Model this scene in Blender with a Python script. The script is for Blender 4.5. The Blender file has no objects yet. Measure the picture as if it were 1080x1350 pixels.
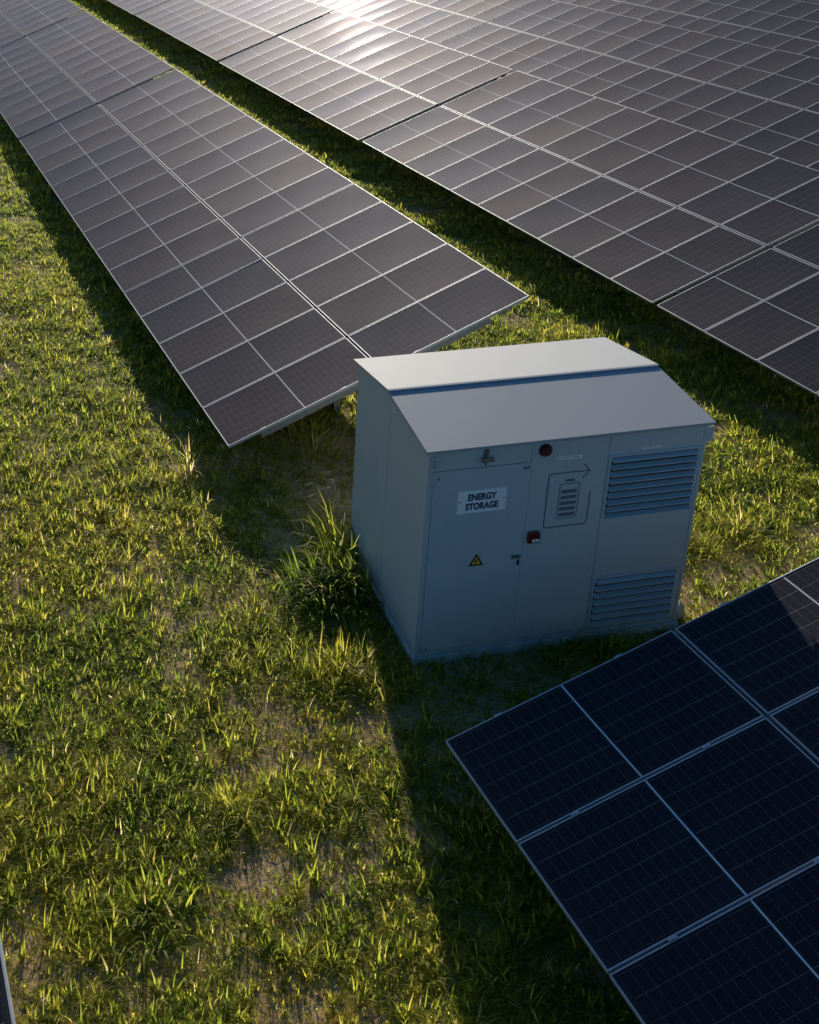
import bpy, bmesh, math, random
import numpy as np
from mathutils import Matrix, Vector, Euler
random.seed(7)
S = bpy.context.scene
COL = S.collection
R = math.radians

# ------------------------------------------------------------------ camera
PIT, YAW = 1.2041956, -0.3019559
CAM = (-4.3268, -12.8495, 7.9071)
FPX, PPX, PPY = 1552.44, -270.16, -295.52          # for a 1080 x 1350 frame
cd = bpy.data.cameras.new('camera'); cam = bpy.data.objects.new('camera', cd); COL.objects.link(cam)
cam.location = CAM; cam.rotation_euler = (PIT, 0, YAW)
cd.sensor_fit = 'HORIZONTAL'; cd.sensor_width = 36; cd.lens = FPX / 1080 * 36
cd.shift_x = -PPX / 1080; cd.shift_y = PPY / 1080
cd.clip_start = .1; cd.clip_end = 3000
S.camera = cam
# ------------------------------------------------------------------ light
SAZ, SEL = R(16.43), R(15.5)                        # azimuth from +Y towards +X
w = bpy.data.worlds.new('World'); S.world = w; w.use_nodes = True
nt = w.node_tree; bg = nt.nodes['Background']
sky = nt.nodes.new('ShaderNodeTexSky'); sky.sky_type = 'NISHITA'; sky.sun_disc = False
sky.sun_elevation = SEL; sky.sun_rotation = SAZ; sky.altitude = 100; sky.air_density = 1.0; sky.dust_density = 1.2; sky.ozone_density = 3.0
hs = nt.nodes.new('ShaderNodeHueSaturation'); hs.inputs['Saturation'].default_value = 1.3
nt.links.new(sky.outputs[0], hs.inputs['Color']); nt.links.new(hs.outputs[0], bg.inputs[0]); bg.inputs[1].default_value = .085
ld = bpy.data.lights.new('sun', 'SUN'); ld.energy = 5.0; ld.angle = R(.6); ld.color = (1, .90, .74)
sun = bpy.data.objects.new('sun', ld); COL.objects.link(sun)
sd = Vector((math.sin(SAZ) * math.cos(SEL), math.cos(SAZ) * math.cos(SEL), math.sin(SEL)))
sun.rotation_euler = sd.to_track_quat('Z', 'Y').to_euler(); sun.location = (20, 60, 30)
S.view_settings.view_transform = 'Standard'; S.view_settings.look = 'None'
S.view_settings.gamma = 1; S.view_settings.exposure = .27
S.cycles.max_bounces = 8; S.cycles.transparent_max_bounces = 8

# ------------------------------------------------------------------ projection (used only to leave out what no view shows)
_Rm = np.array(Euler((PIT, 0, YAW)).to_matrix())
def proj(X, Y, Z):
    v = (np.stack([np.asarray(X, float) - CAM[0], np.asarray(Y, float) - CAM[1], np.asarray(Z, float) - CAM[2]], -1)) @ _Rm
    d = np.maximum(-v[..., 2], 1e-3)
    return 540 + PPX + FPX * v[..., 0] / d, 675 + PPY - FPX * v[..., 1] / d, -v[..., 2]
def seen(X, Y, Z, m):
    x, y, d = proj(X, Y, Z)
    return (d > .5) & (x > -m) & (x < 1080 + m) & (y > -m) & (y < 1350 + m)

# ------------------------------------------------------------------ helpers
def link(name, me, parent=None, loc=None, mat=None):
    o = bpy.data.objects.new(name, me); COL.objects.link(o)
    if parent: o.parent = parent
    if loc: o.location = loc
    if mat: me.materials.append(mat)
    return o
def tag(o, label, cat, group=None):
    o['label'] = label; o['category'] = cat
    if group: o['group'] = group
    return o
def thing(name, label, cat, loc, rz=0, group=None):
    o = bpy.data.objects.new(name, None); COL.objects.link(o); o.empty_display_size = .2
    o.location = loc; o.rotation_euler = (0, 0, rz)
    return tag(o, label, cat, group)
class MB:
    def __init__(s): s.bm = bmesh.new()
    def box(s, a, b, bev=0):
        a = Vector(a); b = Vector(b)
        r = bmesh.ops.create_cube(s.bm, size=1, matrix=Matrix.Translation((a + b) / 2) @ Matrix.Diagonal((abs(b.x - a.x), abs(b.y - a.y), abs(b.z - a.z), 1)))
        if bev:
            es = list({e for v in r['verts'] for e in v.link_edges})
            bmesh.ops.bevel(s.bm, geom=es, offset=bev, segments=2, affect='EDGES', profile=.6)
        return s
    def prism(s, pts, axis, a, b):
        """closed polygon pts (2D) swept along axis ('x','y','z') from a to b"""
        def P(p, t):
            return {'x': (t, p[0], p[1]), 'y': (p[0], t, p[1]), 'z': (p[0], p[1], t)}[axis]
        va = [s.bm.verts.new(P(p, a)) for p in pts]; vb = [s.bm.verts.new(P(p, b)) for p in pts]
        n = len(pts)
        s.bm.faces.new(va); s.bm.faces.new(vb[::-1])
        for i in range(n): s.bm.faces.new((va[i], vb[i], vb[(i + 1) % n], va[(i + 1) % n]))
        return s
    def cyl(s, p, q, r0, r1=None, seg=16):
        p = Vector(p); q = Vector(q); d = q - p
        m = Matrix.Translation((p + q) / 2) @ d.to_track_quat('Z', 'Y').to_matrix().to_4x4()
        bmesh.ops.create_cone(s.bm, cap_ends=True, segments=seg, radius1=r0, radius2=r0 if r1 is None else r1, depth=d.length, matrix=m)
        return s
    def tube(s, pts, r, seg=8):
        for a, b in zip(pts, pts[1:]): s.cyl(a, b, r, seg=seg)
        return s
    def mesh(s, name, mat, smooth=False):
        bmesh.ops.recalc_face_normals(s.bm, faces=s.bm.faces)
        me = bpy.data.meshes.new(name); s.bm.to_mesh(me); s.bm.free(); me.materials.append(mat)
        if smooth:
            for f in me.polygons: f.use_smooth = True
        return me
    def build(s, name, mat, parent=None, loc=None, smooth=False):
        return link(name, s.mesh(name, mat, smooth), parent, loc)

# ------------------------------------------------------------------ materials
class NT:
    def __init__(s, name):
        s.m = bpy.data.materials.new(name); s.m.use_nodes = True
        s.t = s.m.node_tree; s.n = s.t.nodes; s.b = s.n['Principled BSDF']; s.out = s.n['Material Output']
    def node(s, ty, **k):
        n = s.n.new(ty)
        for a, v in k.items(): setattr(n, a, v)
        return n
    def L(s, a, b): s.t.links.new(a, b)
    def val(s, sock, v):
        if hasattr(v, 'is_output'): s.L(v, sock)
        elif v is not None: sock.default_value = v
    def math(s, op, a, b=None, c=None):
        n = s.node('ShaderNodeMath', operation=op)
        for i, v in enumerate((a, b, c)): s.val(n.inputs[i], v)
        return n.outputs[0]
    def mix(s, f, a, b):
        n = s.node('ShaderNodeMix', data_type='RGBA')
        s.val(n.inputs[0], f)
        s.val(n.inputs[6], a if hasattr(a, 'is_output') else (*a, 1)); s.val(n.inputs[7], b if hasattr(b, 'is_output') else (*b, 1))
        return n.outputs[2]
    def noise(s, scale, detail=4, vec=None, rough=.6):
        n = s.node('ShaderNodeTexNoise'); n.inputs['Scale'].default_value = scale; n.inputs['Detail'].default_value = detail; n.inputs['Roughness'].default_value = rough
        if vec is not None: s.L(vec, n.inputs['Vector'])
        return n.outputs['Fac']
    def ramp(s, f, stops):
        n = s.node('ShaderNodeValToRGB'); e = n.color_ramp.elements
        while len(e) < len(stops): e.new(.5)
        for q, (p, c) in zip(e, stops):
            q.position = p; q.color = (*c, 1) if isinstance(c, tuple) else (c, c, c, 1)
        s.L(f, n.inputs[0]); return n.outputs[0]
    def coord(s, k='Object'):
        return s.node('ShaderNodeTexCoord').outputs[k]
    def bump(s, h, strength, dist):
        n = s.node('ShaderNodeBump'); n.inputs['Strength'].default_value = strength; n.inputs['Distance'].default_value = dist
        s.L(h, n.inputs['Height']); s.L(n.outputs[0], s.b.inputs['Normal'])
def simple(name, col, rough=.5, metal=0, var=.12, scale=6, bump=0):
    t = NT(name); c = t.coord(); f = t.noise(scale, 5, c)
    lo = tuple(x * (1 - var) for x in col); hi = tuple(min(1, x * (1 + var)) for x in col)
    t.L(t.ramp(f, [(.3, lo), (.7, hi)]), t.b.inputs['Base Color'])
    t.L(t.ramp(t.noise(scale * 3, 3, c), [(.3, max(0, rough - .08)), (.7, min(1, rough + .08))]), t.b.inputs['Roughness'])
    t.b.inputs['Metallic'].default_value = metal
    if bump: t.bump(t.noise(scale * 8, 4, c), bump, .01)
    return t.m

def paint(name, col, dirt=.55, rough=.42):
    """weathered grey-white sheet metal: faint mottling, vertical run marks, soil splash near the foot"""
    t = NT(name); c = t.coord()
    sp = t.node('ShaderNodeSeparateXYZ'); t.L(c, sp.inputs[0])
    mp = t.node('ShaderNodeMapping'); t.L(c, mp.inputs[0]); mp.inputs['Scale'].default_value = (9, 9, .7)
    runs = t.ramp(t.noise(1.6, 5, mp.outputs[0]), [(.52, 0.), (.75, 1.)])
    blot = t.ramp(t.noise(2.2, 6, c), [(.35, 0.), (.8, 1.)])
    foot = t.math('MULTIPLY', t.ramp(sp.outputs[2], [(.06, 1.), (.42, 0.)]), t.ramp(t.noise(7, 6, c), [(.35, .1), (.7, 1.)]))
    base = t.mix(t.math('MULTIPLY', blot, .22 if dirt else .07), col, tuple(x * .8 for x in col))
    base = t.mix(t.math('MULTIPLY', runs, .16 if dirt else .05), base, (.33, .31, .26))
    base = t.mix(t.math('MULTIPLY', foot, dirt), base, (.22, .18, .12))
    t.L(base, t.b.inputs['Base Color'])
    t.L(t.ramp(t.noise(5, 4, c), [(.3, rough), (.7, rough + (.15 if dirt else .02))]), t.b.inputs['Roughness'])
    t.b.inputs['Specular IOR Level'].default_value = .3
    if dirt: t.bump(t.noise(1.3, 2, c), .10, .012)
    return t.m

def glass_mat():
    t = NT('cell_glass'); c = t.coord()
    sp = t.node('ShaderNodeSeparateXYZ'); t.L(c, sp.inputs[0]); x, y = sp.outputs[0], sp.outputs[1]
    ax = t.math('ABSOLUTE', x)
    inx = t.math('MULTIPLY', t.math('GREATER_THAN', ax, .020), t.math('LESS_THAN', ax, 1.088))
    iny = t.math('LESS_THAN', t.math('ABSOLUTE', y), .534)
    ins = t.math('MULTIPLY', inx, iny)
    cx = t.math('DIVIDE', t.math('SUBTRACT', ax, .020), .089); cy = t.math('DIVIDE', t.math('ADD', y, .534), .178)
    def line(v, hw):
        f = t.math('ABSOLUTE', t.math('SUBTRACT', t.math('FRACT', v), .5)); return t.math('GREATER_THAN', f, .5 - hw)
    lx = line(cx, .017); ly = line(cy, .011)
    wn = t.node('ShaderNodeTexWhiteNoise', noise_dimensions='2D')
    oi = t.node('ShaderNodeObjectInfo'); rnd = oi.outputs['Random']
    cb = t.node('ShaderNodeCombineXYZ'); t.L(t.math('FLOOR', cy), cb.inputs[0]); t.L(t.math('ADD', rnd, t.math('SIGN', x)), cb.inputs[1]); t.L(cb.outputs[0], wn.inputs[0])
    # interrupted busbar pads across the cells
    dash = t.math('GREATER_THAN', t.math('FRACT', t.math('MULTIPLY', cy, 5.)), .38)
    lx = t.math('MULTIPLY', lx, t.math('MULTIPLY_ADD', dash, .6, .4))
    lines = t.math('MAXIMUM', t.math('MULTIPLY', lx, .55), t.math('MULTIPLY', ly, t.math('MULTIPLY_ADD', wn.outputs[0], .65, .35)))
    lines = t.math('MULTIPLY', lines, ins)
    # fine grid of busbars, only just lighter than the cell
    bb = line(t.math('MULTIPLY', cy, 10.), .07)
    cell = t.mix(rnd, (.002, .0048, .011), (.004, .0075, .017))
    cell = t.mix(t.math('MULTIPLY', t.math('GREATER_THAN', rnd, .9), .7), cell, (.006, .008, .022))
    cell = t.mix(t.math('MULTIPLY', bb, .05), cell, (.2, .2, .22))
    cell = t.mix(lines, cell, (.26, .25, .24))
    mid = t.math('LESS_THAN', ax, .0075)
    cell = t.mix(mid, cell, (.72, .72, .72))
    # thin dust, gathered towards the low edge (+ a broken film)
    dn = t.noise(1.7, 6, t.node('ShaderNodeNewGeometry').outputs['Position'])
    dust = t.math('MULTIPLY', t.ramp(dn, [(.3, .6), (.75, 1.)]), t.ramp(x, [(0., .9), (.6, .6)]))
    dust = t.math('ADD', t.math('MULTIPLY', dust, .035), t.math('MULTIPLY', t.math('GREATER_THAN', t.math('ABSOLUTE', x), 1.098), .05))
    cell = t.mix(dust, cell, (.40, .34, .28))
    df = t.node('ShaderNodeBsdfDiffuse'); t.L(cell, df.inputs['Color'])
    gl = t.node('ShaderNodeBsdfAnisotropic', distribution='BECKMANN'); gl.inputs['Roughness'].default_value = .20
    fr = t.node('ShaderNodeFresnel'); fr.inputs['IOR'].default_value = 1.42
    coat = t.mix(rnd, (.80, .82, .99), (.92, .87, .95))                      # bluish to violet anti-reflective coating
    t.L(coat, gl.inputs['Color'])
    mx = t.node('ShaderNodeMixShader'); t.L(t.math('MULTIPLY', fr.outputs[0], .50), mx.inputs[0])      # anti-reflective coating
    g2 = t.node('ShaderNodeBsdfAnisotropic', distribution='GGX'); g2.inputs['Roughness'].default_value = .60; t.L(coat, g2.inputs['Color'])           # fine structured, dusty surface
    mg = t.node('ShaderNodeMixShader'); mg.inputs[0].default_value = .94; t.L(gl.outputs[0], mg.inputs[1]); t.L(g2.outputs[0], mg.inputs[2])
    t.L(df.outputs[0], mx.inputs[1]); t.L(mg.outputs[0], mx.inputs[2]); t.L(mx.outputs[0], t.out.inputs[0])
    return t.m

M = {}
M['glass'] = glass_mat()
M['alu'] = simple('aluminium_frame', (.45, .47, .50), .55, .4, .06, 9)
M['galv'] = simple('galvanised_steel', (.24, .245, .25), .55, .35, .2, 14)
M['cab'] = paint('cabinet_paint', (.425, .49, .525))
M['roof'] = paint('roof_paint', (.315, .345, .38), 0, .7)
M['plinth'] = simple('plinth_steel', (.46, .46, .44), .65, .1, .25, 8, .2)
M['dark'] = simple('vent_shade_black', (.02, .022, .025), .8)  # near-black colour stands in for the shade inside the vents
M['sign'] = simple('sign_white', (.78, .80, .84), .35, 0, .03)
M['ink'] = simple('sign_ink', (.03, .045, .09), .5, 0, .1)
M['symbol'] = simple('symbol_paint', (.10, .14, .20), .5, 0, .1)
M['labelgrey'] = simple('label_paper', (.74, .77, .80), .5, 0, .05)
M['yellow'] = simple('warning_yellow', (.72, .43, .03), .4, 0, .06)
M['black'] = simple('black_plastic', (.012, .012, .013), .4)
M['red'] = simple('red_plastic', (.20, .012, .014), .35, 0, .12)
M['redd'] = simple('dark_red_lens', (.085, .014, .014), .25, 0, .1)
M['bronze'] = simple('dull_metal', (.27, .28, .28), .45, .8, .2)
M['stone'] = simple('pale_stone', (.46, .40, .31), .85, 0, .25, 18, .5)

# ground: dry brown soil with thatch
def ground_mat():
    t = NT('soil'); c = t.coord()
    a = t.noise(.55, 6, c); b = t.noise(4.5, 8, c, .7); d = t.noise(38, 8, c, .75)
    soil = t.ramp(b, [(.28, (.28, .185, .105)), (.5, (.47, .33, .20)), (.72, (.60, .46, .30))])
    that = t.ramp(d, [(.3, (.10, .095, .038)), (.55, (.30, .23, .11)), (.75, (.48, .37, .22))])
    base = t.mix(t.ramp(a, [(.40, .75), (.62, .15)]), soil, that)
    base = t.mix(t.math('MULTIPLY', t.ramp(t.noise(90, 4, c), [(.58, 0.), (.68, 1.)]), .5), base, (.36, .31, .23))
    t.L(base, t.b.inputs['Base Color']); t.b.inputs['Roughness'].default_value = .95
    t.b.inputs['Specular IOR Level'].default_value = .15
    n = t.math('ADD', t.math('MULTIPLY', b, .6), d)
    t.bump(n, .55, .05)
    return t.m
M['soil'] = ground_mat()

def blade_mat(name, trans):
    t = NT(name); at = t.node('ShaderNodeAttribute', attribute_name='tint')
    sp = t.node('ShaderNodeSeparateColor'); t.L(at.outputs['Color'], sp.inputs[0])
    hue, dry, along = sp.outputs
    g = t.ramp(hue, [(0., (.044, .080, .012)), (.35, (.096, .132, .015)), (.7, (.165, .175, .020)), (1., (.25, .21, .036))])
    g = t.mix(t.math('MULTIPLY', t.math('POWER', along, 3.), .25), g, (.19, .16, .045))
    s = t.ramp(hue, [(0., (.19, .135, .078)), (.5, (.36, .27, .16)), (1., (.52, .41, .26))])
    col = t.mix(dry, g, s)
    t.L(col, t.b.inputs['Base Color']); t.b.inputs['Roughness'].default_value = .6; t.b.inputs['Specular IOR Level'].default_value = .12
    tr = t.node('ShaderNodeBsdfTranslucent')
    hs = t.node('ShaderNodeHueSaturation'); hs.inputs['Saturation'].default_value = 1.0; hs.inputs['Value'].default_value = trans; t.L(col, hs.inputs['Color'])
    t.L(hs.outputs[0], tr.inputs[0])
    ad = t.node('ShaderNodeMixShader'); ad.inputs[0].default_value = .55
    t.L(t.b.outputs[0], ad.inputs[1]); t.L(tr.outputs[0], ad.inputs[2]); t.L(ad.outputs[0], t.out.inputs[0])
    return t.m
M['blade'] = blade_mat('grass_blade', 4.6)

# ------------------------------------------------------------------ ground sheet
def vnoise(x, y, sc, seed):
    x = np.asarray(x) * sc + seed * 17.31; y = np.asarray(y) * sc + seed * 9.77
    xi = np.floor(x).astype(np.int64); yi = np.floor(y).astype(np.int64); fx = x - xi; fy = y - yi
    fx = fx * fx * (3 - 2 * fx); fy = fy * fy * (3 - 2 * fy)
    def h(i, j):
        n = (i * 374761393 + j * 668265263 + seed * 144665) & 0x7fffffff
        n = ((n ^ (n >> 13)) * 1274126177) & 0x7fffffff
        return ((n ^ (n >> 16)) & 0xffff) / 65535.
    return (h(xi, yi) * (1 - fx) + h(xi + 1, yi) * fx) * (1 - fy) + (h(xi, yi + 1) * (1 - fx) + h(xi + 1, yi + 1) * fx) * fy
def fbm(x, y, sc, seed, o=4):
    s = 0; a = 1; n = 0
    for k in range(o): s = s + a * vnoise(x, y, sc * 2 ** k, seed + k); n += a; a *= .5
    return s / n
def gz(x, y):
    """gentle unevenness of the soil; flat under the cabinet"""
    h = (fbm(x, y, .7, 3, 3) - .5) * .07 + (fbm(x, y, 3.5, 5, 2) - .5) * .03
    d = np.maximum(np.abs(np.asarray(x) - 2.2) - 1.9, np.abs(np.asarray(y) + 3.1) - 1.5)
    return h * np.clip(d / .8, 0, 1) - .012 * np.clip(1 - d / .8, 0, 1)
def ground():
    def axis(a, b, st):
        c = list(np.arange(a, b, st)); lo = [a - 2, a - 8, a - 40, a - 150, a - 700][::-1]; hi = [b + 2, b + 8, b + 40, b + 150, b + 900]
        return np.array(lo + c + hi)
    xs = axis(-7, 14, .16); ys = axis(-11, 24, .16)
    X, Y = np.meshgrid(xs, ys); Z = gz(X, Y)
    n, m = X.shape
    co = np.stack([X, Y, Z], -1).reshape(-1, 3)
    i = np.arange(n * m).reshape(n, m)
    f = np.stack([i[:-1, :-1], i[:-1, 1:], i[1:, 1:], i[1:, :-1]], -1).reshape(-1, 4)
    me = bpy.data.meshes.new('ground'); me.vertices.add(len(co)); me.vertices.foreach_set('co', co.ravel())
    me.loops.add(f.size); me.loops.foreach_set('vertex_index', f.ravel()); me.polygons.add(len(f))
    me.polygons.foreach_set('loop_start', np.arange(len(f)) * 4); me.update(calc_edges=True)
    me.polygons.foreach_set('use_smooth', np.ones(len(f), bool))
    o = link('ground', me, mat=M['soil']); o['kind'] = 'structure'
ground()

# ------------------------------------------------------------------ solar tables
PW, PL, GAPY, MIDGAP = 1.134, 2.266, .020, .034
MP = PW + GAPY
TW = 2 * PL + MIDGAP
def glass_mesh():
    nx, ny = 13, 9; hx, hy = PL / 2 - .012, PW / 2 - .012
    bm = bmesh.new(); g = []
    for j in range(ny):
        r = []
        for i in range(nx):
            u = i / (nx - 1) * 2 - 1; v = j / (ny - 1) * 2 - 1
            sag = -.0065 * (1 - v * v) * (1 - .55 * u ** 4) * (1 - u ** 8)
            r.append(bm.verts.new((u * hx, v * hy, sag)))
        g.append(r)
    for j in range(ny - 1):
        for i in range(nx - 1): bm.faces.new((g[j][i], g[j][i + 1], g[j + 1][i + 1], g[j + 1][i])).smooth = True
    b = [bm.verts.new((sx * hx, sy * hy, -.014)) for sx, sy in ((-1, -1), (-1, 1), (1, 1), (1, -1))]
    bm.faces.new(b)
    me = bpy.data.meshes.new('solar_panel'); bm.to_mesh(me); bm.free(); me.materials.append(M['glass']); return me
def frame_mesh():
    m = MB(); X, Y, t, d = PL / 2, PW / 2, .0115, .035
    m.box((-X, -Y, -d), (X, -Y + t, .003), .0015); m.box((-X, Y - t, -d), (X, Y, .003), .0015)
    m.box((-X, -Y + t, -d), (-X + t, Y - t, .0025)); m.box((X - t, -Y + t, -d), (X, Y - t, .0025))
    return m.mesh('frame', M['alu'])
GL, FR = glass_mesh(), frame_mesh()
def rail_mesh():
    m = MB(); h = .085                                   # C section seen from the end of a table
    m.box((.46, -.003, -.04 - h), (TW - .62, .003, -.04)); m.box((.46, .003, -.046), (TW - .62, .045, -.040)); m.box((.46, .003, -.04 - h), (TW - .62, .045, -.034 - h))
    return m.mesh('rail', M['galv'])
RAIL = rail_mesh()
def clamp_mesh():
    m = MB(); m.box((-.035, -.012, .003), (.035, .012, .008), .001); m.cyl((0, 0, .008), (0, 0, .014), .007, seg=8)
    return m.mesh('clamp', M['alu'])
CLAMP = clamp_mesh()
TABLES = []
def table(x0, z0, tilt, y0, n, label, group, near=False, wob=.075):
    """n columns of two portrait modules; y0 = near end, low left edge at x0"""
    zc = TW / 2 * math.sin(tilt)
    cx = x0 + TW / 2 * math.cos(tilt)
    L = n * MP - GAPY
    t = thing('solar_table', label, 'solar panels', (cx, y0 + L / 2, 0), 0, group)
    base = Matrix.Translation((x0 - cx, -L / 2, z0)) @ Matrix.Rotation(-tilt, 4, 'Y')
    for k in range(n):
        for j in range(2):
            s = PL / 2 + j * (PL + MIDGAP)
            g = bpy.data.objects.new('solar_panel', GL); COL.objects.link(g); g.parent = t
            g.matrix_local = base @ Matrix.Translation((s, PW / 2 + k * MP, 0)) @ Euler((R(random.gauss(0, wob)), R(random.gauss(0, wob)), 0)).to_matrix().to_4x4()
            f = bpy.data.objects.new('frame', FR); COL.objects.link(f); f.parent = g
            if near == 2 or (near and k == 0):
                for sx in (-.62, .58):
                    cc = bpy.data.objects.new('clamp', CLAMP); COL.objects.link(cc); cc.parent = g
                    cc.location = (sx, -PW / 2 - GAPY / 2 if k else -PW / 2 + .004, .001)
                    if k == n - 1:
                        cc = cc.copy(); COL.objects.link(cc); cc.location = (sx, PW / 2 - .004, .001)
    for k in range(n + 1):
        if not near and 0 < k < n: continue
        r = bpy.data.objects.new('rail', RAIL); COL.objects.link(r); r.parent = t
        y = k * MP - GAPY / 2
        if k == 0: y = .012
        r.matrix_local = base @ Matrix.Translation((0, y - (.05 if k == n else 0), 0))
    tq = MB().box((-.10, -L / 2 + .06, -.06), (.10, L / 2 - .06, .06), .01).build('torque_tube', M['galv'], t)
    tq.matrix_local = Matrix.Translation((.13, 0, z0 + zc - .165)) @ Matrix.Rotation(-tilt, 4, 'Y')
    for q in ([.12, .5, .88] if n > 6 else [.25, .8]):
        MB().box((-.05, -.075, -.25), (.05, -.069, z0 + zc - .27)).box((-.05, .069, -.25), (.05, .075, z0 + zc - .27)).box((-.003, -.069, -.25), (.003, .069, z0 + zc - .27)).build('post', M['galv'], t, (0, -L / 2 + L * q, 0))
    return t
ORD = ['nearest', 'second', 'third', 'fourth', 'fifth', 'sixth', 'seventh', 'eighth', 'ninth']
def any_seen(x0, z0, tilt, y0, L, m):
    xs = x0 + np.linspace(0, TW, 9) * math.cos(tilt); ys = y0 + np.linspace(0, L, 25); zs = z0 + np.linspace(0, TW, 9) * math.sin(tilt)
    X, Y = np.meshgrid(xs, ys); Z = np.tile(zs, (25, 1))
    return bool(seen(X, Y, Z, m).any())
# row behind the cabinet
tA = .35955
table(0, .495, tA, 0, 5, 'short table of dark panels whose near edge runs behind the left side of the cabinet', 'tables of the row left of the grass aisle', True)
ya = 5 * MP + .02
for i in range(3):
    if any_seen(0, .5, tA, ya, 10 * MP, 60):
        table(0, .495 - .01 * i, tA + R(.15 * i), ya, 10, ['long table of grey panels directly behind the short table touching the cabinet',
              'pale reflecting table at the upper left edge beyond the dark gap in its row', 'farthest pale table at the top left corner'][i], 'tables of the row left of the grass aisle')
    ya += 10 * MP + .26 + (.0 if i else .0)
# same row on the near side of the cabinet
table(.0, .716, .28996, -5.847 - 8 * MP + GAPY, 8, 'dark blue table in front of the cabinet, partly in the cabinet\'s shadow', 'tables of the row left of the grass aisle', 2, .08)
# row left of the camera
table(-8.295, .56, .33, -7.35 - 10 * MP, 10, 'table at the lower left corner of which only a sliver of bright frame shows', 'tables of the left row', False)
# rows right of the grass aisle
ROWS = ['first row right of the grass aisle', 'second row right of the grass aisle', 'third row right of the grass aisle', 'fourth row right of the grass aisle',
        'fifth row right of the grass aisle', 'sixth row right of the grass aisle', 'seventh row right of the grass aisle', 'eighth row right of the grass aisle']
for k in range(8):
    x0 = 8.1476 + 7.6945 * k; z0 = [.686, .915][k] if k < 2 else .93 + .02 * k
    tilt = .3473 + (.003 if k else 0)
    y = 2.262 + (.03 if k else 0) - 10 * MP - .11 - 10 * MP - .11
    if k == 1: y = y - .55
    c = 0
    for i in range(9):
        if any_seen(x0, z0, tilt, y, 10 * MP, 60):
            table(x0, z0 + random.uniform(-.012, .012) * (i != 2), tilt + R(random.uniform(-.12, .12)) * (i != 2), y, 10,
                  '%s table of dark panels in the %s' % (ORD[c], ROWS[k]), 'tables of the rows right of the aisle')
            c += 1
        y += 10 * MP + (.11 if i < 2 else .22 if k == 0 else .06)

# ------------------------------------------------------------------ energy storage cabinet
BX, BY, BYAW = .6537, -4.0546, -.09771
BW, BD = 2.9456, 2.073
cab = thing('storage_cabinet', 'pale grey steel energy storage cabinet with louvre vents and a low gable roof', 'cabinet', (BX, BY, 0), BYAW)
wf, wr, wb, vr = 2.438, 2.563, 2.424, 1.05      # wall tops: front, ridge, back; ridge position
MB().prism([(.075, .08), (BD, .08), (BD, wb), (vr, wr), (.075, wf + .008)], 'x', .004, BW - .004).build('body', M['cab'], cab)
MB().box((-.022, -.034, -.06), (BW + .022, BD + .022, .078), .006).build('plinth', M['plinth'], cab)
MB().box((-.006, -.008, .079), (BW + .006, .074, .128), .002).build('base_rail', M['cab'], cab)
# front skins (each a raised sheet, dark joint between)
def sheet(name, u0, u1, w0, w1, proud=.006, mat='cab', parent=cab, bev=.002):
    return MB().box((u0, -proud, w0), (u1, .004 if parent is cab else -.001, w1), bev).build(name, M[mat], parent)
MB().box((-.006, -.009, .13), (.052, .074, wf - .002), .004).build('corner_post', M['cab'], cab)
MB().box((BW - .030, -.009, .13), (BW + .006, .074, wf - .002), .004).build('corner_post', M['cab'], cab)
sheet('front_panel', .0555, 1.0625, 2.2215, wf - .002, .004)
door = MB().box((.0555, -.010, .131), (1.0625, .003, 2.2175), .003).build('door', M['cab'], cab)
sheet('front_panel', 1.0665, 1.8865, .132, wf - .002, .004)
rp = MB(); U0, U1 = 1.8905, BW - .0325
VENTS = ((1.906, 2.872, .168, .775, 7), (1.900, 2.898, 1.470, 2.198, 9))
rp.box((U0, -.005, .132), (U1, .004, .168)).box((U0, -.005, .775), (U1, .004, 1.470)).box((U0, -.005, 2.198), (U1, .004, wf - .002))
for a, b, c_, d_, n_ in VENTS: rp.box((U0, -.005, c_), (a, .004, d_)).box((b, -.005, c_), (U1, .004, d_))
rp.build('front_panel', M['cab'], cab)
# door furniture
for zz in (2.08, 1.2, .32):
    MB().cyl((.056, -.017, zz - .05), (.056, -.017, zz + .05), .009, seg=12).build('hinge', M['cab'], door)
MB().box((.955, -.019, 1.128), (1.052, -.010, 1.172), .003).box((.958, -.046, 1.150), (1.046, -.034, 1.166), .004).box((1.030, -.036, 1.152), (1.044, -.018, 1.164)).build('handle', M['bronze'], door)
MB().box((1.020, -.0125, 1.045), (1.046, -.010, 1.112), .001).cyl((1.033, -.0125, 1.086), (1.033, -.019, 1.086), .009, seg=12).build('keyhole', M['black'], door)
MB().box((.985, -.0125, 2.152), (1.052, -.010, 2.176)).cyl((.992, -.018, 2.155), (.992, -.010, 2.155), .010, seg=10).build('door_stay', M['symbol'], door)
for uu, zz in ((.11, 2.14), (.115, .155)):
    MB().cyl((uu, -.0115, zz), (uu, -.0095, zz), .011, seg=10).box((uu - .006, -.0118, zz - .02), (uu + .006, -.0098, zz + .02)).build('rivet', M['symbol'], door)
# lifting eye, upper left corner
ring = MB()
pts = [(.045 + .026 * math.sin(a), -.022, 2.315 + .05 * math.cos(a)) for a in np.linspace(0, 2 * math.pi, 15)]
ring.tube(pts, .006, 6).box((.022, -.022, 2.355), (.07, -.009, 2.392), .002).build('lifting_eye', M['cab'], cab)
MB().box((.03, -.016, 2.10), (.075, -.009, 2.20), .002).box((.045, -.02, 2.03), (.065, -.009, 2.085), .002).build('corner_catch', M['cab'], cab)
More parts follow.
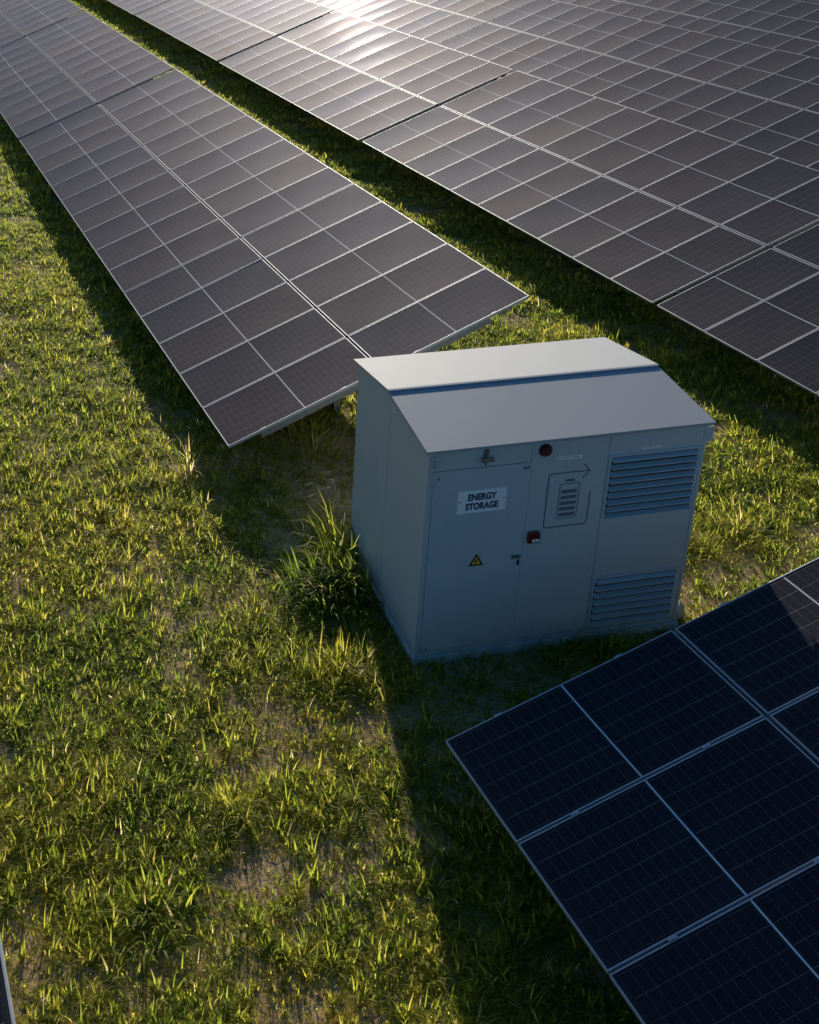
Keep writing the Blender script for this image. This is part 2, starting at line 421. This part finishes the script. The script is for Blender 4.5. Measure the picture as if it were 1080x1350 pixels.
# small hooked catch under the eave
hk = MB().box((.548, -.016, 2.335), (.602, -.003, 2.405), .003)
hk.tube([(.575, -.014, 2.425), (.575, -.05, 2.40), (.578, -.055, 2.345)], .009, 8).box((.518, -.062, 2.300), (.642, -.030, 2.336), .006).cyl((.56, -.046, 2.30), (.56, -.046, 2.262), .014, .010, 10)
hk.build('eave_catch', M['bronze'], cab)
# vents
def vent(u0, u1, w0, w1, n):
    v = MB().box((u0 + .02, .0710, w0 + .02), (u1 - .02, .0735, w1 - .02)).build('vent', M['dark'], cab)  # backing plate, coloured near-black as the shade behind the blades
    t = .024
    MB().box((u0, -.016, w0), (u0 + t, .070, w1), .002).box((u1 - t, -.016, w0), (u1, .070, w1), .002).box((u0 + t, -.0155, w1 - t), (u1 - t, .070, w1), .002).box((u0 + t, -.0155, w0), (u1 - t, .070, w0 + .012), .002).build('vent_frame', M['cab'], v)
    s = MB(); p = (w1 - w0 - t - .014) / (n - .42)
    for i in range(n):
        z = w0 + .013 + p * i
        # flat blade sloping up and back from a turned-down lip, gap above shows the shade-black plate
        s.prism([(-.046, z), (-.046, z + .009), (.012, z + p * .36), (.012, z + p * .30), (-.042, z + .004), (-.042, z)], 'x', u0 + t, u1 - t)
    s.build('louvre_blades', M['cab'], v)
for a in VENTS: vent(*a)
# roof: front sheet, rear sheet lapping over it
OV = .049
def roof(name, v0, z0, v1, z1, th, u0=-OV, u1=BW + OV):
    return MB().prism([(v0, z0), (v1, z1), (v1, z1 - th), (v0, z0 - th)], 'x', u0, u1)
MB().prism([(-OV, 2.472), (vr + .03, 2.602), (vr + .03, 2.572), (-OV + .012, 2.442), (-OV, 2.440)], 'x', -OV, BW + OV).build('roof_sheet', M['roof'], cab)
MB().prism([(vr - .030, 2.597), (vr - .030, 2.610), (vr, 2.613), (BD + OV, 2.472), (BD + OV, 2.452), (vr + .034, 2.580), (vr + .034, 2.6035)], 'x', -OV - .006, BW + OV + .006).build('roof_sheet', M['roof'], cab)
# side skins
def sideskin(v0, v1, u, d, zt0, zt1):
    return MB().prism([(v0, .13), (v1, .13), (v1, zt1), (v0, zt0)], 'x', u, u + d)
zf = lambda v: (wf + (wr - wf) * v / vr if v < vr else wr + (wb - wr) * (v - vr) / (BD - vr)) - .006
for u, d in ((-.002, .008), (BW + .002, -.008)):
    sideskin(.064, 1.046, u, d, zf(.064), zf(1.046)).build('side_panel', M['cab'], cab)
    sideskin(1.054, BD - .004, u, d, zf(1.054), zf(BD - .004)).build('side_panel', M['cab'], cab)
MB().box((BW + .006, -.004, 2.24), (BW + .075, .012, 2.40), .004).cyl((BW + .045, -.012, 2.30), (BW + .045, .02, 2.30), .016, seg=10).build('side_bracket', M['cab'], cab)

# writing
def text_mesh(txt, size, bold, depth=.0008, spacing=1.0):
    cu = bpy.data.curves.new('lettering', 'FONT'); cu.body = txt; cu.size = size; cu.offset = bold; cu.extrude = depth; cu.align_x = 'CENTER'; cu.align_y = 'CENTER'; cu.space_character = spacing
    o = bpy.data.objects.new('tmp', cu); COL.objects.link(o)
    me = bpy.data.meshes.new_from_object(o.evaluated_get(bpy.context.evaluated_depsgraph_get()))
    bpy.data.objects.remove(o); bpy.data.curves.remove(cu); return me
def put_text(txt, size, bold, u, w, v, parent, mat, sx=1, width=None):
    me = text_mesh(txt, size, bold); me.name = 'lettering'
    xs = [q.co.x for q in me.vertices]; ys = [q.co.y for q in me.vertices]
    s = width / (max(xs) - min(xs)) if width else 1
    for q in me.vertices:
        q.co = ((q.co.x - (max(xs) + min(xs)) / 2) * s, -q.co.z, (q.co.y - (max(ys) + min(ys)) / 2))
    me.materials.clear(); me.materials.append(mat)
    return link('lettering', me, parent, (u, v, w))
sg = MB().box((.322, -.014, 1.724), (.830, -.0103, 1.976), .001).build('name_plate', M['sign'], door)
put_text('ENERGY', .098, .0045, .578, 1.900, -.0150, sg, M['ink'], width=.300)
put_text('STORAGE', .098, .0045, .580, 1.797, -.0150, sg, M['ink'], width=.345)
for u in (.346, .806): MB().cyl((u, -.0142, 1.858), (u, -.0165, 1.858), .008, seg=10).build('screw', M['ink'], sg)
tri = MB().prism([(.498, 1.100), (.658, 1.100), (.578, 1.243)], 'y', -.0118, -.0103).build('warning_sign', M['black'], door)
MB().prism([(.527, 1.118), (.629, 1.118), (.578, 1.209)], 'y', -.0126, -.0119).build('warning_field', M['yellow'], tri)
MB().prism([(.583, 1.186), (.556, 1.149), (.573, 1.151), (.566, 1.128), (.559, 1.132), (.570, 1.120), (.581, 1.132), (.574, 1.130), (.592, 1.160), (.576, 1.158), (.592, 1.184)], 'y', -.0134, -.0127).build('lightning_bolt', M['black'], tri)
# battery symbol
def ribbon(pts, wdt, y0=-.0062, y1=-.0045):
    m = MB(); out = []
    n = len(pts); L, Rr = [], []
    for i, p in enumerate(pts):
        a = Vector(pts[max(0, i - 1)]); b = Vector(pts[min(n - 1, i + 1)]); d = (b - a).normalized(); nn = Vector((-d.y, d.x)) * wdt / 2
        L.append(Vector(p) + nn); Rr.append(Vector(p) - nn)
    for i in range(n - 1):
        m.prism([L[i], L[i + 1], Rr[i + 1], Rr[i]], 'y', y0, y1)
    return m
def rounded(path, r, seg=5):
    out = [Vector(path[0])]
    for i in range(1, len(path) - 1):
        p = Vector(path[i]); a = (Vector(path[i - 1]) - p).normalized(); b = (Vector(path[i + 1]) - p).normalized()
        s, e = p + a * r, p + b * r
        for k in range(seg + 1):
            t = k / seg; out.append(s * (1 - t) ** 2 + p * 2 * t * (1 - t) + e * t * t)
    return out + [Vector(path[-1])]
sym = ribbon(rounded([(1.737, 1.806), (1.737, 1.442), (1.270, 1.442), (1.270, 2.055), (1.700, 2.055)], .032), .014)
bsy = sym.build('battery_symbol', M['symbol'], cab)
ar = ribbon([(1.636, 2.130), (1.706, 2.055), (1.636, 1.976)], .015, -.0066, -.0045)
ar.build('arrow_head', M['symbol'], bsy)
ribbon(rounded([(1.5, 1.532), (1.402, 1.532), (1.402, 1.928), (1.612, 1.928), (1.612, 1.532), (1.5, 1.532)], .018), .009).build('battery_outline', M['symbol'], bsy)
MB().box((1.452, -.0062, 1.952), (1.552, -.0045, 1.978)).build('battery_cap', M['symbol'], bsy)
for i in range(5):
    z = 1.556 + i * .0655
    MB().box((1.420, -.0062, z), (1.592, -.0045, z + .041)).build('charge_bar', M['symbol'], bsy)
# worn label strips: pale film with broken darker rule
def strip(u0, u1, w0, w1, seed):
    s = MB().box((u0, -.0056, w0), (u1, -.0045, w1)).build('label_strip', M['labelgrey'], cab)
    rr = random.Random(seed); m = MB(); u = u0 + .01
    while u < u1 - .03:
        l = rr.uniform(.015, .045); m.box((u, -.0062, w0 + (w1 - w0) * .42), (min(u + l, u1 - .008), -.0057, w0 + (w1 - w0) * .66)); u += l + rr.uniform(.006, .02)
    m.build('print', M['symbol'], s)
strip(1.336, 1.604, 2.207, 2.243, 3)
strip(2.255, 2.46, 2.226, 2.25, 5)
# sounder (round) and call point (square)
so = MB().cyl((1.193, -.003, 2.339), (1.193, -.028, 2.339), .066, seg=28).build('alarm_sounder', M['black'], cab)
MB().cyl((1.193, -.029, 2.339), (1.193, -.058, 2.339), .056, .044, 24).build('sounder_cap', M['redd'], so)
MB().cyl((1.193, -.0585, 2.339), (1.193, -.066, 2.339), .018, .014, 14).build('sounder_button', M['red'], so)
cp = MB().box((1.102, -.048, 1.300), (1.230, -.004, 1.428), .018).build('call_point', M['red'], cab)
MB().box((1.112, -.0535, 1.312), (1.222, -.0485, 1.418), .006).build('call_point_bezel', M['redd'], cp)
MB().box((1.140, -.056, 1.325), (1.214, -.054, 1.358), .001).build('call_point_glass', M['sign'], cp)
MB().box((1.172, -.0568, 1.332), (1.182, -.0562, 1.351)).build('print', M['redd'], cp)
# pale stone wedged at the right foot
bs = bmesh.new(); bmesh.ops.create_icosphere(bs, subdivisions=2, radius=1)
rs = random.Random(4)
for vv in bs.verts: vv.co = Vector((vv.co.x * .12, vv.co.y * .10, vv.co.z * .14)) * rs.uniform(.8, 1.15)
me = bpy.data.meshes.new('stone'); bs.to_mesh(me); bs.free(); me.materials.append(M['stone'])
o = link('stone', me, None, (3.68, -4.20, .06)); tag(o, 'pale beige stone lying at the right foot of the cabinet', 'stone')

# ------------------------------------------------------------------ grass
rng = np.random.default_rng(11)
def blades_mesh(name, P):
    """P: dict of arrays bx,by,bz,az,lean,curve,L,W,hue,dry  -> one mesh of tapering bent blades"""
    n = len(P['bx']); segs = 3
    th = P['lean'].copy(); px, py, pz = P['bx'].copy(), P['by'].copy(), P['bz'].copy()
    tw = P['az'] + math.pi / 2 + rng.normal(0, .35, n)
    sx, sy = np.cos(tw), np.sin(tw)
    prof = [.75, 1., .66, 0.]
    V = np.zeros((n, 7, 3)); T = np.zeros((n, 7, 4)); T[..., 3] = 1
    T[..., 0] = P['hue'][:, None]; T[..., 1] = P['dry'][:, None]
    for k in range(4):
        wk = P['W'] * prof[k] / 2
        if k < 3:
            V[:, 2 * k] = np.stack([px - sx * wk, py - sy * wk, pz], -1); V[:, 2 * k + 1] = np.stack([px + sx * wk, py + sy * wk, pz], -1)
            T[:, 2 * k:2 * k + 2, 2] = k / 3
            l = P['L'] / 3
            px = px + np.sin(th) * np.cos(P['az']) * l; py = py + np.sin(th) * np.sin(P['az']) * l; pz = np.maximum(pz + np.cos(th) * l, P['bz'] + .004)
            th = th + P['curve'] / 2
        else:
            V[:, 6] = np.stack([px, py, pz], -1); T[:, 6, 2] = 1
    b = (np.arange(n) * 7)[:, None]
    lv = np.concatenate([b + np.array([[0, 1, 3, 2]]), b + np.array([[2, 3, 5, 4]]), b + np.array([[4, 5, 6]])], 1)
    ls = ((np.arange(n) * 11)[:, None] + np.array([[0, 4, 8]])).ravel()
    me = bpy.data.meshes.new(name); me.vertices.add(n * 7); me.vertices.foreach_set('co', V.ravel().astype(np.float32))
    me.loops.add(lv.size); me.loops.foreach_set('vertex_index', lv.ravel().astype(np.int32)); me.polygons.add(n * 3)
    me.polygons.foreach_set('loop_start', ls.astype(np.int32)); me.update(calc_edges=True)
    me.polygons.foreach_set('use_smooth', np.ones(n * 3, bool))
    at = me.attributes.new('tint', 'FLOAT_COLOR', 'POINT'); at.data.foreach_set('color', T.ravel().astype(np.float32))
    me.materials.append(M['blade']); return me
def tufts(cx, cy, nb, Lm, Wm, hue, spread, upright=.5):
    """expand tuft centres into blades (arrays); nb blades per tuft"""
    idx = np.repeat(np.arange(len(cx)), nb); n = len(idx)
    az = rng.uniform(0, 2 * np.pi, n); r = np.minimum(np.abs(rng.normal(0, 1, n)), 1.7) * spread[idx]
    bx = cx[idx] + np.cos(az) * r; by = cy[idx] + np.sin(az) * r
    L = Lm[idx] * rng.uniform(.45, 1.25, n)
    return dict(bx=bx, by=by, bz=gz(bx, by) - .004, az=az + rng.normal(0, .5, n), lean=np.abs(rng.normal(.58, .38, n)) * (1.6 - upright),
                curve=np.abs(rng.normal(1.35, .6, n)), L=L, W=Wm[idx] * rng.uniform(.7, 1.25, n), hue=np.clip(hue[idx] + rng.normal(0, .16, n), 0, 1), dry=(rng.uniform(0, 1, n) < .05).astype(float) * rng.uniform(.35, .75, n))
def cat(ds): return {k: np.concatenate([d[k] for d in ds]) for k in ds[0]}
def clear_of_cabinet(x, y, m=.03):
    c, s = math.cos(BYAW), math.sin(BYAW); dx, dy = x - BX, y - BY
    u = dx * c + dy * s; v = -dx * s + dy * c
    return ~((u > -m) & (u < BW + m) & (v > -m) & (v < BD + m))
def bare(x, y):
    """0 = bare soil, 1 = full turf (patches as in the photograph)"""
    f = fbm(x, y, 1.5, 21, 4)
    near = np.clip((-1.5 - y) / 3.5, 0, 1)                # the foreground is patchier than the far turf
    d = np.clip((f - (.28 + .03 * near)) * 4.5, 0, 1)
    d = np.maximum(d, .30)
    for bx_, by_, r_, k_ in ((.75, .35, 1.1, .5), (1.6, -.3, 1., .8), (1.6, -4.6, .8, .35), (4.2, -3.55, .55, .85), (-2.35, -6.75, .35, .5), (-1.95, -6.0, .4, .5), (-.2, -4.75, .3, .8), (-3.9, -4.6, .5, .6), (.55, -1.6, .8, .6)):
        d = d * (1 - k_ * np.exp(-((x - bx_) ** 2 + (y - by_) ** 2) / r_ ** 2))
    return d
def scatter(density, x0, x1, y0, y1):
    n = int(density * (x1 - x0) * (y1 - y0)); return rng.uniform(x0, x1, n), rng.uniform(y0, y1, n)
parts = []
def region(x0, x1, y0, y1, k, m=70):
    """turf over a rectangle; k = coarsening with distance (1 near)"""
    # tufts
    x, y = scatter(190 / k ** .9, x0, x1, y0, y1)
    keep = seen(x, y, 0 * x, m) & clear_of_cabinet(x, y, .06) & (rng.uniform(0, 1, len(x)) < bare(x, y) * (.35 + .9 * fbm(x, y, 2.2, 40, 2)))
    x, y = x[keep], y[keep]; n = len(x)
    big = fbm(x, y, 1.1, 60, 3)
    parts.append(tufts(x, y, rng.integers(8, 18, n), (.09 + .15 * big) * rng.uniform(.6, 1.35, n), (.010 + .008 * rng.uniform(0, 1, n) ** 2) * k ** .6, np.clip(.58 + (fbm(x, y, .9, 80, 3) - .5) * .55 + rng.normal(0, .13, n), 0, 1), .016 + .05 * rng.uniform(0, 1, n)))
    # short infill
    x, y = scatter(1900 / k ** 1.1, x0, x1, y0, y1)
    keep = seen(x, y, 0 * x, m) & clear_of_cabinet(x, y, .01) & (rng.uniform(0, 1, len(x)) < .04 + .96 * bare(x, y))
    x, y = x[keep], y[keep]; n = len(x)
    wd = rng.uniform(0, 1, n) < .22                                      # small broad leaved weeds among the grass
    parts.append(tufts(x, y, np.ones(n, int), np.where(wd, .75, 1.) * rng.uniform(.05, .13, n) * k ** .2, np.where(wd, 1.9, 1.) * rng.uniform(.009, .016, n) * k ** .6, np.clip(.52 + (fbm(x, y, .9, 80, 3) - .5) * .5, 0, 1), np.full(n, .004), .2))
    # dead straw lying on the soil
    x, y = scatter(650 / k ** 1.4, x0, x1, y0, y1)
    keep = seen(x, y, 0 * x, m) & clear_of_cabinet(x, y, .01) & (rng.uniform(0, 1, len(x)) < 1.05 - .9 * bare(x, y))
    x, y = x[keep], y[keep]; n = len(x)
    d = tufts(x, y, np.ones(n, int), rng.uniform(.04, .15, n), rng.uniform(.0035, .008, n) * k ** .7, rng.uniform(.1, .9, n), np.full(n, .004), .2)
    d['lean'] = rng.uniform(1.35, 1.57, n); d['curve'] = rng.normal(.05, .2, n); d['dry'] = rng.uniform(.75, 1, n); d['bz'] = d['bz'] + .012
    parts.append(d)
region(-5.2, 4.8, -9.2, -2, 1)
region(4.8, 9, -6, -2, 1.1)
region(-5.2, 9, -2, 4, 1.25)
region(9, 12, -3, 4, 1.8)
region(-4, 2.5, 4, 12, 1.7)
region(3.2, 10.5, 4, 12, 1.9)
region(-3, 1.5, 12, 22, 2.6)
region(3.4, 10, 12, 24, 2.8)
region(3.4, 10, 24, 40, 4)
region(3.4, 10, 40, 62, 5)
P = cat(parts)
keepz = None
print('blades', len(P['bx']))
g = link('grass', blades_mesh('grass', P)); g['kind'] = 'stuff'; g['label'] = 'yellow green grass and dead straw growing between the rows of panels'; g['category'] = 'grass'

# crumbs of soil and small stones where the turf is thin
def clods():
    x, y = scatter(75, -5, 8, -8.5, 3)
    keep = seen(x, y, 0 * x, 60) & clear_of_cabinet(x, y, .03) & (rng.uniform(0, 1, len(x)) < 1.05 - bare(x, y))
    x, y = x[keep], y[keep]; n = len(x)
    r_ = .007 + .020 * rng.uniform(0, 1, n) ** 3
    O = np.array([[1, 0, 0], [0, 1, 0], [-1, 0, 0], [0, -1, 0], [0, 0, .8], [0, 0, -.8]], float)
    F = np.array([[0, 1, 4], [1, 2, 4], [2, 3, 4], [3, 0, 4], [1, 0, 5], [2, 1, 5], [3, 2, 5], [0, 3, 5]])
    a = rng.uniform(0, 6.28, n); V = O[None] * rng.uniform(.6, 1.3, (n, 6, 1)) * r_[:, None, None]
    V = np.stack([V[..., 0] * np.cos(a)[:, None] - V[..., 1] * np.sin(a)[:, None], V[..., 0] * np.sin(a)[:, None] + V[..., 1] * np.cos(a)[:, None], V[..., 2]], -1)
    V += np.stack([x, y, gz(x, y) + r_ * .25], -1)[:, None]
    f = (np.arange(n)[:, None, None] * 6 + F[None]).reshape(-1, 3)
    me = bpy.data.meshes.new('soil_crumbs'); me.vertices.add(n * 6); me.vertices.foreach_set('co', V.ravel())
    me.loops.add(f.size); me.loops.foreach_set('vertex_index', f.ravel().astype(np.int32)); me.polygons.add(len(f)); me.polygons.foreach_set('loop_start', (np.arange(len(f)) * 3).astype(np.int32)); me.update(calc_edges=True)
    o = link('soil_crumbs', me, mat=M['crumb']); o['kind'] = 'stuff'
M['crumb'] = simple('soil_crumb', (.34, .26, .18), .95, 0, .45, 3)
clods()

# tall weeds as plants of their own
def clump(label, x, y, n, L, W, spread, hue, upright=.75, dry=.05, seeds=0, name='grass_clump'):
    cx = np.full(1, x); cy = np.full(1, y)
    d = tufts(cx, cy, np.array([n]), np.array([L]), np.array([W]), np.array([hue]), np.array([spread]), upright)
    ok = clear_of_cabinet(d['bx'], d['by'], .02); d = {k: v[ok] for k, v in d.items()}
    # keep leaves from growing into the cabinet wall: turn them away
    c, s = math.cos(BYAW), math.sin(BYAW)
    for kk in range(2):
        ex = d['bx'] + np.cos(d['az']) * d['L'] * .75; ey = d['by'] + np.sin(d['az']) * d['L'] * .75
        bad = ~clear_of_cabinet(ex, ey, .0); d['az'] = np.where(bad, d['az'] + np.pi if kk == 0 else d['az'], d['az']); d['L'] = np.where(bad & (kk == 1), d['L'] * .4, d['L'])
    d['dry'] = np.where(rng.uniform(0, 1, len(d['bx'])) < dry, .9, 0.)
    z0 = float(gz(np.array([x]), np.array([y]))[0])
    d['bx'] -= x; d['by'] -= y; d['bz'] = d['bz'] - z0
    o = link(name, blades_mesh(name, d), None, (x, y, z0)); tag(o, label, 'grass clump', 'grass clumps round the cabinet')
    for k in range(seeds):
        a = rng.uniform(0, 6.28); r = rng.uniform(.02, spread); h = L * rng.uniform(.8, 1.15); dx = rng.normal(0, .10); dy = rng.normal(0, .10)
        p0 = Vector((r * math.cos(a), r * math.sin(a), 0)); p1 = p0 + Vector((dx * .3, dy * .3, h * .6)); p2 = p0 + Vector((dx, dy, h)); p3 = p2 + Vector((dx * .9, dy * .9, -.02))
        MB().tube([p0, p1, p2], .003, 5).cyl(p2, p3, .010, .004, 6).build('seed_head', M['straw'], o)
    return o
M['straw'] = simple('dry_straw', (.30, .24, .13), .8, 0, .2, 20)
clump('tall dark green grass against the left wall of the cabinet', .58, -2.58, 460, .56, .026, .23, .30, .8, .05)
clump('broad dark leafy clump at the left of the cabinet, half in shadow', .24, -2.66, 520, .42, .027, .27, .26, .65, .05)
clump('bright tall blades at the rear left edge of the cabinet', .64, -2.18, 130, .78, .019, .12, .66, .95, .05, 3)
clump('thin straggly grass with seed heads behind the bright blades by the rear left corner', .72, -1.62, 90, .62, .013, .2, .5, .9, .3, 6)
clump('low bright yellow green tuft just left of the cabinet front corner', -.12, -3.95, 300, .34, .013, .16, .72, .8, .03)
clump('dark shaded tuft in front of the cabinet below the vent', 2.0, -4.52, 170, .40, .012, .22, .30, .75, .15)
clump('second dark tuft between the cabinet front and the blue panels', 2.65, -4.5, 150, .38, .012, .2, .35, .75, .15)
clump('sunlit thick tuft right of the cabinet beyond the bare soil', 4.75, -2.95, 300, .32, .013, .28, .75, .75, .04)
clump('sunlit wide tuft farther right of the cabinet near the dark panels', 5.55, -3.0, 260, .30, .013, .26, .7, .75, .04)
clump('pale clump with curled dry blades at the near corner of the short table', -.45, .35, 90, .50, .012, .16, .6, .8, .3, 2)
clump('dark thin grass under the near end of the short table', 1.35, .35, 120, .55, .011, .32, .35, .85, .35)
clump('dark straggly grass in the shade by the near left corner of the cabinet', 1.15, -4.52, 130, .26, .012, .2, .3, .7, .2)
clump('leafy green tuft in the sunlit foreground near the lower left corner', -2.72, -6.15, 260, .27, .018, .22, .45, .7, .03)
clump('small bright tuft in the middle of the sunlit foreground turf', -1.75, -5.35, 160, .24, .015, .15, .75, .75, .03)
